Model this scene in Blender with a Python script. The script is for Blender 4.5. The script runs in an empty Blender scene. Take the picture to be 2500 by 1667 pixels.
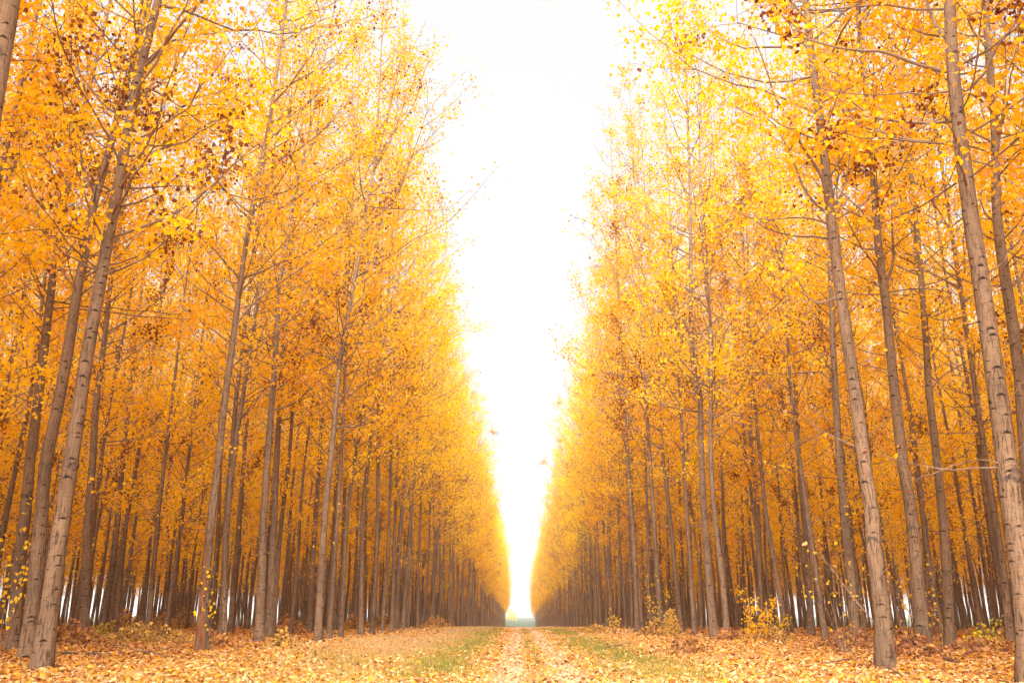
import bpy, math
import numpy as np
from mathutils import Vector, Matrix

scene = bpy.context.scene
COL = scene.collection
RNG = np.random.default_rng(11)

# ------------------------------------------------------------------ camera, sky, sun, exposure
CAM_H = 0.85
F_PX = 2034.0                       # focal length in pixels of the 2500 px wide photograph
CX, CY = 1250.0, 833.5
VPX, VPY = 1270.0, 1500.0           # where the track meets the horizon
PITCH = math.atan((VPY - CY) / F_PX)
YAW = math.atan((VPX - CX) * math.cos(PITCH) / F_PX)

cam_data = bpy.data.cameras.new("camera")
cam_data.sensor_width = 36.0
cam_data.lens = 36.0 * F_PX / 2500.0
cam_data.clip_start = 0.1
cam_data.clip_end = 8000.0
cam = bpy.data.objects.new("camera", cam_data)
cam.location = (0, 0, CAM_H)
cam.rotation_euler = (math.pi / 2 + PITCH, 0, YAW)
COL.objects.link(cam)
scene.camera = cam

SUN_ELEV, SUN_ROT = math.radians(34), math.radians(184)
world = bpy.data.worlds.new("World")
scene.world = world
world.use_nodes = True
wn, wl = world.node_tree.nodes, world.node_tree.links
wn.clear()
sky = wn.new("ShaderNodeTexSky")
sky.sky_type = 'NISHITA'
sky.sun_disc = False
sky.sun_elevation = SUN_ELEV
sky.sun_rotation = SUN_ROT
sky.air_density = 1.0
sky.dust_density = 4.0
hs = wn.new("ShaderNodeHueSaturation")            # overcast: the blue goes out of the sky
hs.inputs["Saturation"].default_value = 0.10
bg = wn.new("ShaderNodeBackground")
bg.inputs["Strength"].default_value = 0.05
mixw = wn.new("ShaderNodeMix")                    # an even cloud cover over it
mixw.data_type = 'RGBA'
mixw.inputs["Factor"].default_value = 0.95
mixw.inputs["B"].default_value = (1.72, 1.72, 1.72, 1)
wo = wn.new("ShaderNodeOutputWorld")
wl.new(sky.outputs[0], hs.inputs["Color"])
wl.new(hs.outputs[0], mixw.inputs["A"])
wl.new(mixw.outputs["Result"], bg.inputs["Color"])
wl.new(bg.outputs[0], wo.inputs["Surface"])

sun_data = bpy.data.lights.new("sun", 'SUN')
sun_data.energy = 1.5
sun_data.angle = math.radians(60)
sun_data.color = (1.0, 0.95, 0.88)
sun = bpy.data.objects.new("sun", sun_data)
sd = Vector((math.sin(SUN_ROT) * math.cos(SUN_ELEV), math.cos(SUN_ROT) * math.cos(SUN_ELEV), math.sin(SUN_ELEV)))
sun.rotation_euler = sd.to_track_quat('Z', 'Y').to_euler()
sun.location = (0, -5, 60)
COL.objects.link(sun)

vs = scene.view_settings
vs.view_transform = 'Standard'
vs.look = 'None'
vs.exposure = 3.48
vs.gamma = 1.0
vs.use_curve_mapping = False
scene.render.engine = 'CYCLES'
cy = scene.cycles
cy.max_bounces = 7
cy.diffuse_bounces = 5
cy.transmission_bounces = 6
cy.glossy_bounces = 2
cy.volume_bounces = 1
cy.use_denoising = True
cy.use_adaptive_sampling = True
cy.adaptive_threshold = 0.08
cy.adaptive_min_samples = 20
cy.use_fast_gi = False
cy.sample_clamp_indirect = 8.0

# ------------------------------------------------------------------ helpers
def ray(u, v):
    """direction in the world through a pixel of the 2500 px photograph"""
    x, y = (u - CX) / F_PX, (CY - v) / F_PX
    cp, sp = math.cos(PITCH), math.sin(PITCH)
    f, up = cp - y * sp, sp + y * cp
    c, s = math.cos(YAW), math.sin(YAW)
    return np.array([x * c - f * s, x * s + f * c, up])

def ground_point(u, v, z=0.05):
    d = ray(u, v)
    t = (z - CAM_H) / d[2]
    return np.array([0, 0, CAM_H]) + d * t

def plane_point(u, v, Y):
    d = ray(u, v)
    return np.array([0, 0, CAM_H]) + d * (Y / d[1])

def project(p):
    """world points (N,3) -> pixels of the photograph and depth"""
    p = np.atleast_2d(p) - np.array([0, 0, CAM_H])
    c, s = math.cos(-YAW), math.sin(-YAW)
    x, y = p[:, 0] * c - p[:, 1] * s, p[:, 0] * s + p[:, 1] * c
    cp, sp = math.cos(PITCH), math.sin(PITCH)
    dep = y * cp + p[:, 2] * sp
    up = -y * sp + p[:, 2] * cp
    dd = np.maximum(dep, 0.01)
    return CX + F_PX * x / dd, CY - F_PX * up / dd, dep

def mk_mesh(name, verts, faces, mat, smooth=True, uv=None, tint=None):
    """faces: list of (M,k) int arrays"""
    me = bpy.data.meshes.new(name)
    verts = np.asarray(verts, dtype=np.float32)
    faces = [np.asarray(f, dtype=np.int32) for f in faces if len(f)]
    loops = np.concatenate([f.ravel() for f in faces])
    tot = np.concatenate([np.full(len(f), f.shape[1], dtype=np.int32) for f in faces])
    start = np.concatenate([[0], np.cumsum(tot)[:-1]]).astype(np.int32)
    me.vertices.add(len(verts))
    me.vertices.foreach_set("co", verts.ravel())
    me.loops.add(len(loops))
    me.loops.foreach_set("vertex_index", loops)
    me.polygons.add(len(tot))
    me.polygons.foreach_set("loop_start", start)
    me.polygons.foreach_set("loop_total", tot)
    me.polygons.foreach_set("use_smooth", np.full(len(tot), smooth, dtype=bool))
    if uv is not None:
        l = me.uv_layers.new(name="UVMap")
        l.data.foreach_set("uv", np.asarray(uv, dtype=np.float32)[loops].ravel())
    if tint is not None:
        a = me.attributes.new("tint", 'FLOAT', 'POINT')
        a.data.foreach_set("value", np.asarray(tint, dtype=np.float32))
    me.update(calc_edges=True)
    if mat is not None:
        me.materials.append(mat)
    return me

def link(name, data, parent=None, loc=None):
    o = bpy.data.objects.new(name, data)
    COL.objects.link(o)
    if parent is not None:
        o.parent = parent
    if loc is not None:
        o.location = loc
    return o

def thing(name, label, cat, loc=(0, 0, 0), group=None):
    o = link(name, None, None, loc)
    o.empty_display_size = 0.3
    o["label"] = label
    o["category"] = cat
    if group:
        o["group"] = group
    return o

def norm(a):
    return a / np.maximum(np.linalg.norm(a, axis=-1, keepdims=True), 1e-9)

def tube(pts, rad, sides, wob=0.0, rng=None):
    """one tube along a polyline, with metric uv"""
    pts = np.asarray(pts, float)
    rad = np.asarray(rad, float)
    K = len(pts)
    T = norm(np.gradient(pts, axis=0))
    ref = np.array([0, 1.0, 0]) if abs(T[:, 1]).mean() < 0.8 else np.array([1.0, 0, 0])
    A = norm(np.cross(T, ref))
    B = np.cross(T, A)
    ang = np.linspace(0, 2 * np.pi, sides + 1)
    rr = rad[:, None] * np.ones((1, sides + 1))
    if wob and rng is not None:
        w = 1 + wob * rng.standard_normal((K, sides))
        rr = rr * np.concatenate([w, w[:, :1]], 1)
    V = pts[:, None] + rr[..., None] * (np.cos(ang)[None, :, None] * A[:, None] + np.sin(ang)[None, :, None] * B[:, None])
    run = np.concatenate([[0], np.cumsum(np.linalg.norm(np.diff(pts, axis=0), axis=1))])
    uv = np.stack([np.broadcast_to(ang[None] * rad[0], (K, sides + 1)), np.broadcast_to(run[:, None], (K, sides + 1))], -1)
    i = np.arange(K - 1)[:, None] * (sides + 1) + np.arange(sides)[None]
    F = np.stack([i, i + 1, i + sides + 2, i + sides + 1], -1).reshape(-1, 4)
    return V.reshape(-1, 3), F, uv.reshape(-1, 2)

def tubes(P, R, sides):
    """many thin tubes at once: P (B,K,3), R (B,K)"""
    Bn, K, _ = P.shape
    T = norm(np.gradient(P, axis=1))
    ref = np.zeros_like(T)
    flat = np.abs(T[..., 2]) > 0.9
    ref[..., 2] = ~flat
    ref[..., 0] = flat
    A = norm(np.cross(T, ref))
    C = np.cross(T, A)
    ang = np.arange(sides) * 2 * np.pi / sides
    V = P[:, :, None] + R[:, :, None, None] * (np.cos(ang)[:, None] * A[:, :, None] + np.sin(ang)[:, None] * C[:, :, None])
    base = (np.arange(Bn) * K * sides)[:, None, None] + (np.arange(K - 1) * sides)[None, :, None]
    j = np.arange(sides)[None, None]
    jn = (np.arange(sides) + 1) % sides
    F = np.stack([base + j, base + jn, base + sides + jn, base + sides + j], -1).reshape(-1, 4)
    return V.reshape(-1, 3), F

def join(parts):
    vs_, fs_, off = [], [], 0
    for v, f in parts:
        vs_.append(v)
        fs_.append(f + off)
        off += len(v)
    return np.concatenate(vs_), np.concatenate(fs_)

# a poplar leaf: broad heart, folded along the midrib
LEAF = np.array([[0, 0, 0], [-.50, .22, .10], [-.34, .66, .07], [0, 1.06, -.06], [.34, .66, .07], [.50, .22, .10]], float)
LEAF_F = np.array([[0, 3, 2, 1], [0, 5, 4, 3]])

def leaves(pos, size, tint, rng, droop=0.55, flat=0.0, curl=1.0):
    """leaf polygons at pos (N,3); axis hangs down by droop; flat=1 lays them on the ground"""
    N = len(pos)
    ax = norm(rng.standard_normal((N, 3)))
    ax[:, 2] -= droop * 1.2
    ax = norm(ax)
    nr = norm(rng.standard_normal((N, 3)))
    if flat > 0:
        ax[:, 2] *= (1 - flat)
        ax = norm(ax)
        nr = nr * (1 - flat) + np.array([0, 0, 1.0]) * flat
    s = norm(np.cross(ax, nr))
    n = np.cross(s, ax)
    c = curl * rng.uniform(.4, 2.0, N)
    L = LEAF[None] * np.array([1, 1, 1])
    V = pos[:, None] + size[:, None, None] * (L[..., 0:1] * s[:, None] + L[..., 1:2] * ax[:, None] + (L[..., 2:3] * c[:, None, None]) * n[:, None])
    F = (np.arange(N) * 6)[:, None, None] + LEAF_F[None]
    return V.reshape(-1, 3), F.reshape(-1, 4), np.repeat(tint, 6)

# ------------------------------------------------------------------ materials
def new_mat(name):
    m = bpy.data.materials.new(name)
    m.use_nodes = True
    m.node_tree.nodes.clear()
    return m, m.node_tree.nodes, m.node_tree.links

def ramp(nodes, stops, interp='LINEAR'):
    r = nodes.new("ShaderNodeValToRGB")
    r.color_ramp.interpolation = interp
    el = r.color_ramp.elements
    while len(el) > 1:
        el.remove(el[-1])
    el[0].position = stops[0][0]
    el[0].color = (*stops[0][1], 1)
    for p, c in stops[1:]:
        e = el.new(p)
        e.color = (*c, 1)
    return r

def leaf_material(name, stops, trans=0.5, vary=0.06):
    m, n, l = new_mat(name)
    at = n.new("ShaderNodeAttribute")
    at.attribute_name = "tint"
    rp = ramp(n, stops)
    l.new(at.outputs["Fac"], rp.inputs[0])
    oi = n.new("ShaderNodeObjectInfo")
    mr = n.new("ShaderNodeMapRange")
    mr.inputs["To Min"].default_value = 0.5 - vary * .35
    mr.inputs["To Max"].default_value = 0.5 + vary * .12
    l.new(oi.outputs["Random"], mr.inputs["Value"])
    mv = n.new("ShaderNodeMapRange")
    mv.inputs["To Min"].default_value = 1 - vary * 1.5
    mv.inputs["To Max"].default_value = 1 + vary
    l.new(oi.outputs["Random"], mv.inputs["Value"])
    hsv = n.new("ShaderNodeHueSaturation")
    l.new(mr.outputs[0], hsv.inputs["Hue"])
    l.new(mv.outputs[0], hsv.inputs["Value"])
    l.new(rp.outputs[0], hsv.inputs["Color"])
    df = n.new("ShaderNodeBsdfDiffuse")
    tr = n.new("ShaderNodeBsdfTranslucent")
    gl = n.new("ShaderNodeBsdfGlossy")
    gl.inputs["Roughness"].default_value = 0.55
    gl.inputs["Color"].default_value = (1, .95, .88, 1)
    l.new(hsv.outputs[0], df.inputs["Color"])
    l.new(hsv.outputs[0], tr.inputs["Color"])
    mx = n.new("ShaderNodeMixShader")
    mx.inputs[0].default_value = trans
    l.new(df.outputs[0], mx.inputs[1])
    l.new(tr.outputs[0], mx.inputs[2])
    m2 = n.new("ShaderNodeMixShader")
    m2.inputs[0].default_value = 0.006
    l.new(mx.outputs[0], m2.inputs[1])
    l.new(gl.outputs[0], m2.inputs[2])
    out = n.new("ShaderNodeOutputMaterial")
    l.new(m2.outputs[0], out.inputs["Surface"])
    return m

M_LEAF = leaf_material("poplar_leaf", [
    (0.00, (.36, .40, .08)), (0.05, (.60, .52, .06)), (0.12, (.95, .61, .010)), (0.45, (.95, .63, .010)),
    (0.66, (.94, .59, .012)), (0.74, (.90, .50, .14)), (0.82, (.91, .58, .28)), (0.86, (.46, .20, .045)),
    (0.90, (.25, .088, .026)), (1.0, (.12, .040, .016))], 0.52)
M_LITTER = leaf_material("fallen_leaf", [
    (0.00, (.34, .32, .07)), (0.08, (.66, .39, .025)), (0.25, (.64, .30, .03)), (0.40, (.62, .37, .09)),
    (0.60, (.66, .45, .19)), (0.80, (.68, .50, .28)), (0.88, (.45, .18, .05)), (1.0, (.13, .045, .02))], 0.25)
M_DEADLEAF = leaf_material("withered_leaf", [
    (0.00, (.68, .42, .06)), (0.3, (.60, .34, .11)), (0.6, (.38, .19, .07)), (1.0, (.13, .055, .022))], 0.3)
M_GRASS = leaf_material("grass_blade", [
    (0.00, (.17, .19, .03)), (0.35, (.30, .27, .06)), (0.5, (.44, .31, .12)), (1.0, (.56, .39, .20))], 0.4)

def bark_material(name, base, dark, scale=1.0):
    m, n, l = new_mat(name)
    uv = n.new("ShaderNodeUVMap")
    uv.uv_map = "UVMap"
    oi = n.new("ShaderNodeObjectInfo")
    off = n.new("ShaderNodeVectorMath")
    off.operation = 'MULTIPLY_ADD'
    l.new(oi.outputs["Random"], off.inputs[0])
    off.inputs[1].default_value = (37.0, 53.0, 0)
    l.new(uv.outputs[0], off.inputs[2])
    def mapped(sx, sy):
        mp = n.new("ShaderNodeMapping")
        mp.inputs["Scale"].default_value = (sx, sy, 1)
        l.new(off.outputs[0], mp.inputs["Vector"])
        return mp
    def noise(mp, sc, det=4, dist=0.0):
        t = n.new("ShaderNodeTexNoise")
        t.inputs["Scale"].default_value = sc
        t.inputs["Detail"].default_value = det
        t.inputs["Distortion"].default_value = dist
        l.new(mp.outputs[0], t.inputs["Vector"])
        return t
    def mapr(sock, a, b, c=0.0, d=1.0):
        r = n.new("ShaderNodeMapRange")
        r.inputs["From Min"].default_value, r.inputs["From Max"].default_value = a, b
        r.inputs["To Min"].default_value, r.inputs["To Max"].default_value = c, d
        l.new(sock, r.inputs["Value"])
        return r
    def math_(op, a, b):
        k = n.new("ShaderNodeMath")
        k.operation = op
        for i, q in enumerate((a, b)):
            if isinstance(q, (int, float)):
                k.inputs[i].default_value = q
            else:
                l.new(q, k.inputs[i])
        return k.outputs[0]
    fiss = noise(mapped(30, 4.6), 1.0, 5, 0.9)          # vertical fissures
    fiss_m = mapr(fiss.outputs[0], .50, .34)
    tone = noise(mapped(1.6, .55), 1.0, 3)               # broad patches
    # branch scars: short dark dashes across the trunk
    vo = n.new("ShaderNodeTexVoronoi")
    vo.inputs["Scale"].default_value = 1.0
    vo.inputs["Randomness"].default_value = 0.95
    l.new(mapped(3.5, 4.0).outputs[0], vo.inputs["Vector"])
    sub = n.new("ShaderNodeVectorMath")
    sub.operation = 'SUBTRACT'
    l.new(mapped(3.5, 4.0).outputs[0], sub.inputs[0])
    l.new(vo.outputs["Position"], sub.inputs[1])
    sep = n.new("ShaderNodeSeparateXYZ")
    l.new(sub.outputs[0], sep.inputs[0])
    arch = math_('MULTIPLY', math_('POWER', math_('ABSOLUTE', sep.outputs[0], 0), 2.0), 0.7)
    yy = math_('ABSOLUTE', math_('ADD', sep.outputs[1], arch), 0)
    d = math_('ADD', math_('MULTIPLY', math_('ABSOLUTE', sep.outputs[0], 0), 0.30), math_('MULTIPLY', yy, 1.9))
    jit = noise(mapped(30, 30), 1.0, 2)
    d = math_('ADD', d, math_('MULTIPLY', jit.outputs[0], .10))
    cs = n.new("ShaderNodeSeparateColor")
    l.new(vo.outputs["Color"], cs.inputs[0])
    d = math_('ADD', d, mapr(cs.outputs[0], 0, 1, -.03, .13).outputs[0])
    scar = mapr(d, .225, .13)
    # growth rings: thin, broken horizontal lines
    ringn = noise(mapped(1.2, 9.0), 1.0, 2, 0.25)
    ring = mapr(math_('ABSOLUTE', math_('SUBTRACT', ringn.outputs[0], .5), 0), .022, .004, 0, .32)
    lich = noise(mapped(7, 5), 1.0, 4)
    lich_m = mapr(lich.outputs[0], .56, .72)
    c0 = n.new("ShaderNodeMix"); c0.data_type = 'RGBA'
    c0.inputs["A"].default_value = (*[x * .74 for x in base], 1)
    c0.inputs["B"].default_value = (*[min(1, x * 1.22) for x in base], 1)
    l.new(mapr(tone.outputs[0], .35, .65).outputs[0], c0.inputs["Factor"])
    def over(prev, fac, col):
        k = n.new("ShaderNodeMix"); k.data_type = 'RGBA'
        l.new(prev.outputs["Result"], k.inputs["A"])
        k.inputs["B"].default_value = (*col, 1)
        if hasattr(fac, "outputs"):
            l.new(fac.outputs[0], k.inputs["Factor"])
        else:
            l.new(fac, k.inputs["Factor"])
        return k
    sepuv = n.new("ShaderNodeSeparateXYZ")
    l.new(uv.outputs[0], sepuv.inputs[0])
    up_ = mapr(sepuv.outputs[1], 3.0, 15.0)
    c0 = over(c0, math_('MULTIPLY', up_.outputs[0], .75), (.29, .205, .15))
    c1 = over(c0, math_('MULTIPLY', lich_m.outputs[0], .35), (.23, .175, .13))
    c2 = over(c1, math_('MULTIPLY', fiss_m.outputs[0], mapr(sepuv.outputs[1], 3.0, 14.0, .85, .25).outputs[0]), dark)
    c3 = over(c2, ring, tuple(x * .8 for x in dark))
    c4 = over(c3, math_('MULTIPLY', scar.outputs[0], .97), tuple(x * .45 for x in dark))
    hgt = math_('SUBTRACT', math_('SUBTRACT', tone.outputs[0], math_('MULTIPLY', fiss_m.outputs[0], .7)), math_('MULTIPLY', scar.outputs[0], .5))
    bp = n.new("ShaderNodeBump")
    bp.inputs["Strength"].default_value = 0.55
    bp.inputs["Distance"].default_value = 0.012
    l.new(hgt, bp.inputs["Height"])
    bs = n.new("ShaderNodeBsdfPrincipled")
    bs.inputs["Roughness"].default_value = 0.85
    bs.inputs["Specular IOR Level"].default_value = 0.2
    l.new(c4.outputs["Result"], bs.inputs["Base Color"])
    l.new(bp.outputs[0], bs.inputs["Normal"])
    out = n.new("ShaderNodeOutputMaterial")
    l.new(bs.outputs[0], out.inputs["Surface"])
    return m

M_BARK = bark_material("poplar_bark", (.178, .108, .064), (.026, .014, .008))

def plain(name, col, rough=0.85, col2=None, scale=8.0, stretch=(1, 1, 1), bump=0.0):
    m, n, l = new_mat(name)
    bs = n.new("ShaderNodeBsdfPrincipled")
    bs.inputs["Roughness"].default_value = rough
    bs.inputs["Specular IOR Level"].default_value = 0.2
    tc = n.new("ShaderNodeTexCoord")
    mp = n.new("ShaderNodeMapping")
    mp.inputs["Scale"].default_value = stretch
    l.new(tc.outputs["Object"], mp.inputs[0])
    nz = n.new("ShaderNodeTexNoise")
    nz.inputs["Scale"].default_value = scale
    nz.inputs["Detail"].default_value = 5
    l.new(mp.outputs[0], nz.inputs["Vector"])
    rp = ramp(n, [(.3, col), (.7, col2 or tuple(x * .6 for x in col))])
    l.new(nz.outputs[0], rp.inputs[0])
    l.new(rp.outputs[0], bs.inputs["Base Color"])
    if bump:
        b = n.new("ShaderNodeBump")
        b.inputs["Strength"].default_value = bump
        b.inputs["Distance"].default_value = .02
        l.new(nz.outputs[0], b.inputs["Height"])
        l.new(b.outputs[0], bs.inputs["Normal"])
    out = n.new("ShaderNodeOutputMaterial")
    l.new(bs.outputs[0], out.inputs["Surface"])
    return m

M_BRANCH = plain("branch_bark", (.27, .18, .125), .85, (.12, .075, .05), 3.0)
M_TWIG = plain("dry_twig", (.20, .13, .09), .9, (.09, .055, .04), 6.0)
M_BURL = plain("rough_dark_bark", (.15, .10, .07), .95, (.03, .02, .014), 22.0, (1, 1, .6), 1.0)
M_SCARWOOD = plain("bare_rotten_wood", (.22, .085, .035), .9, (.075, .028, .014), 30.0, (1, 1, .12), .9)
M_SOIL = plain("pale_earth", (.46, .36, .26), .95, (.30, .22, .15), 2.0, (1, 1, 1), .4)

def ground_material():
    m, n, l = new_mat("leafy_ground")
    tc = n.new("ShaderNodeTexCoord")
    sep = n.new("ShaderNodeSeparateXYZ")
    l.new(tc.outputs["Object"], sep.inputs[0])
    def noise(sc, det=4):
        t = n.new("ShaderNodeTexNoise")
        t.inputs["Scale"].default_value = sc
        t.inputs["Detail"].default_value = det
        l.new(tc.outputs["Object"], t.inputs["Vector"])
        return t
    def mapr(sock, a, b, c=0.0, d=1.0):
        r = n.new("ShaderNodeMapRange")
        r.inputs["From Min"].default_value, r.inputs["From Max"].default_value = a, b
        r.inputs["To Min"].default_value, r.inputs["To Max"].default_value = c, d
        l.new(sock, r.inputs["Value"])
        return r.outputs[0]
    def mth(op, a, b=0.0):
        k = n.new("ShaderNodeMath")
        k.operation = op
        for i, q in enumerate((a, b)):
            if isinstance(q, (int, float)):
                k.inputs[i].default_value = q
            else:
                l.new(q, k.inputs[i])
        return k.outputs[0]
    def mix(a, b, f):
        k = n.new("ShaderNodeMix"); k.data_type = 'RGBA'
        for nm, q in (("A", a), ("B", b)):
            if isinstance(q, tuple):
                k.inputs[nm].default_value = (*q, 1)
            else:
                l.new(q, k.inputs[nm])
        if isinstance(f, (int, float)):
            k.inputs["Factor"].default_value = f
        else:
            l.new(f, k.inputs["Factor"])
        return k.outputs["Result"]
    # leaf litter: one random colour for each small cell
    vo = n.new("ShaderNodeTexVoronoi")
    vo.inputs["Scale"].default_value = 11.0
    l.new(tc.outputs["Object"], vo.inputs["Vector"])
    sc_ = n.new("ShaderNodeSeparateColor")
    l.new(vo.outputs["Color"], sc_.inputs[0])
    lit = ramp(n, [(0, (.70, .38, .05)), (.2, (.72, .34, .05)), (.4, (.72, .40, .17)), (.7, (.74, .47, .27)), (.86, (.42, .18, .06)), (1, (.14, .055, .025))])
    l.new(sc_.outputs[0], lit.inputs[0])
    soil = mix((.13, .075, .04), (.22, .13, .07), noise(3.0).outputs[0])
    edge = mapr(vo.outputs["Distance"], .30, .55)
    base = mix(lit.outputs[0], soil, mth('MULTIPLY', edge, .55))
    # dry track: dust and faded leaves
    wob = mth('MULTIPLY', mth('SUBTRACT', noise(.6).outputs[0], .5), .5)
    xx = mth('ADD', sep.outputs[0], wob)
    rut = mapr(mth('ABSOLUTE', mth('SUBTRACT', mth('ABSOLUTE', mth('SUBTRACT', xx, .28)), .45)), .44, .20)
    pale = mix((.55, .40, .30), (.64, .47, .36), noise(5.0).outputs[0])
    base = mix(base, pale, mth('MULTIPLY', rut, .65))
    # the field beyond the wood
    fld = mapr(sep.outputs[1], 352, 360)
    green = mix((.050, .075, .045), (.075, .10, .06), noise(.02).outputs[0])
    base = mix(base, green, fld)
    bs = n.new("ShaderNodeBsdfPrincipled")
    bs.inputs["Roughness"].default_value = .95
    bs.inputs["Specular IOR Level"].default_value = .1
    l.new(base, bs.inputs["Base Color"])
    bp = n.new("ShaderNodeBump")
    bp.inputs["Strength"].default_value = .8
    bp.inputs["Distance"].default_value = .03
    l.new(mth('ADD', vo.outputs["Distance"], noise(9.0).outputs[0]), bp.inputs["Height"])
    l.new(bp.outputs[0], bs.inputs["Normal"])
    out = n.new("ShaderNodeOutputMaterial")
    l.new(bs.outputs[0], out.inputs["Surface"])
    return m
M_GROUND = ground_material()

# ------------------------------------------------------------------ ground
def smooth(a, b, x):
    t = np.clip((x - a) / (b - a), 0, 1)
    return t * t * (3 - 2 * t)

_w = np.random.default_rng(5)
_WAV = [(_w.uniform(.25, 2.6), _w.uniform(0, 6.28), _w.uniform(0, 6.28)) for _ in range(14)]
def ground_z(x, y):
    x, y = np.asarray(x, float), np.asarray(y, float)
    z = 0.10 * smooth(1.6, 5.0, np.abs(x - .2))
    z = z + np.interp(y, [45, 68, 113, 170, 345, 420], [0, -.18, -.72, -1.42, -4.0, -5.2])     # the land falls away gently
    for k, a, p in _WAV:
        z = z + (.014 / max(k, .5)) * np.sin(k * (x * math.cos(a) + y * math.sin(a)) + p)
    for c in (-.17, .73):
        z = z - .05 * np.exp(-((x - c) / .24) ** 2)
    z = z + .9 * np.exp(-((x + 13) / 9.0) ** 2) * np.exp(-((y - 368) / 14) ** 2)
    return z

def axis(stops):
    out = []
    for a, b, st in stops:
        out.append(np.arange(a, b, st))
    return np.concatenate(out + [[stops[-1][1]]])
gx = np.concatenate([-np.geomspace(2200, 62, 14)[:-1], axis([(-62, -16, 2.0), (-16, 16, .25), (16, 62, 2.0)]), np.geomspace(62, 2200, 14)[1:]])
gy = np.concatenate([axis([(-60, 4, 4.0), (4, 30, .25), (30, 60, .7), (60, 330, 4), (330, 430, 2)]), np.geomspace(430, 3200, 16)[1:]])
GX, GY = np.meshgrid(gx, gy)
gv = np.stack([GX, GY, ground_z(GX, GY)], -1).reshape(-1, 3)
nx, ny = len(gx), len(gy)
gi = (np.arange(ny - 1)[:, None] * nx + np.arange(nx - 1)[None]).ravel()
gf = np.stack([gi, gi + 1, gi + nx + 1, gi + nx], -1)
ground = link("ground", mk_mesh("ground", gv, [gf], M_GROUND))
ground["kind"] = "structure"

# ------------------------------------------------------------------ trees
def crown_profile(t):
    """relative branch length at relative crown height t"""
    return np.interp(t, [0, .12, .35, .6, .85, 1.0], [.75, .95, 1.0, .82, .5, .16])

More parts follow.
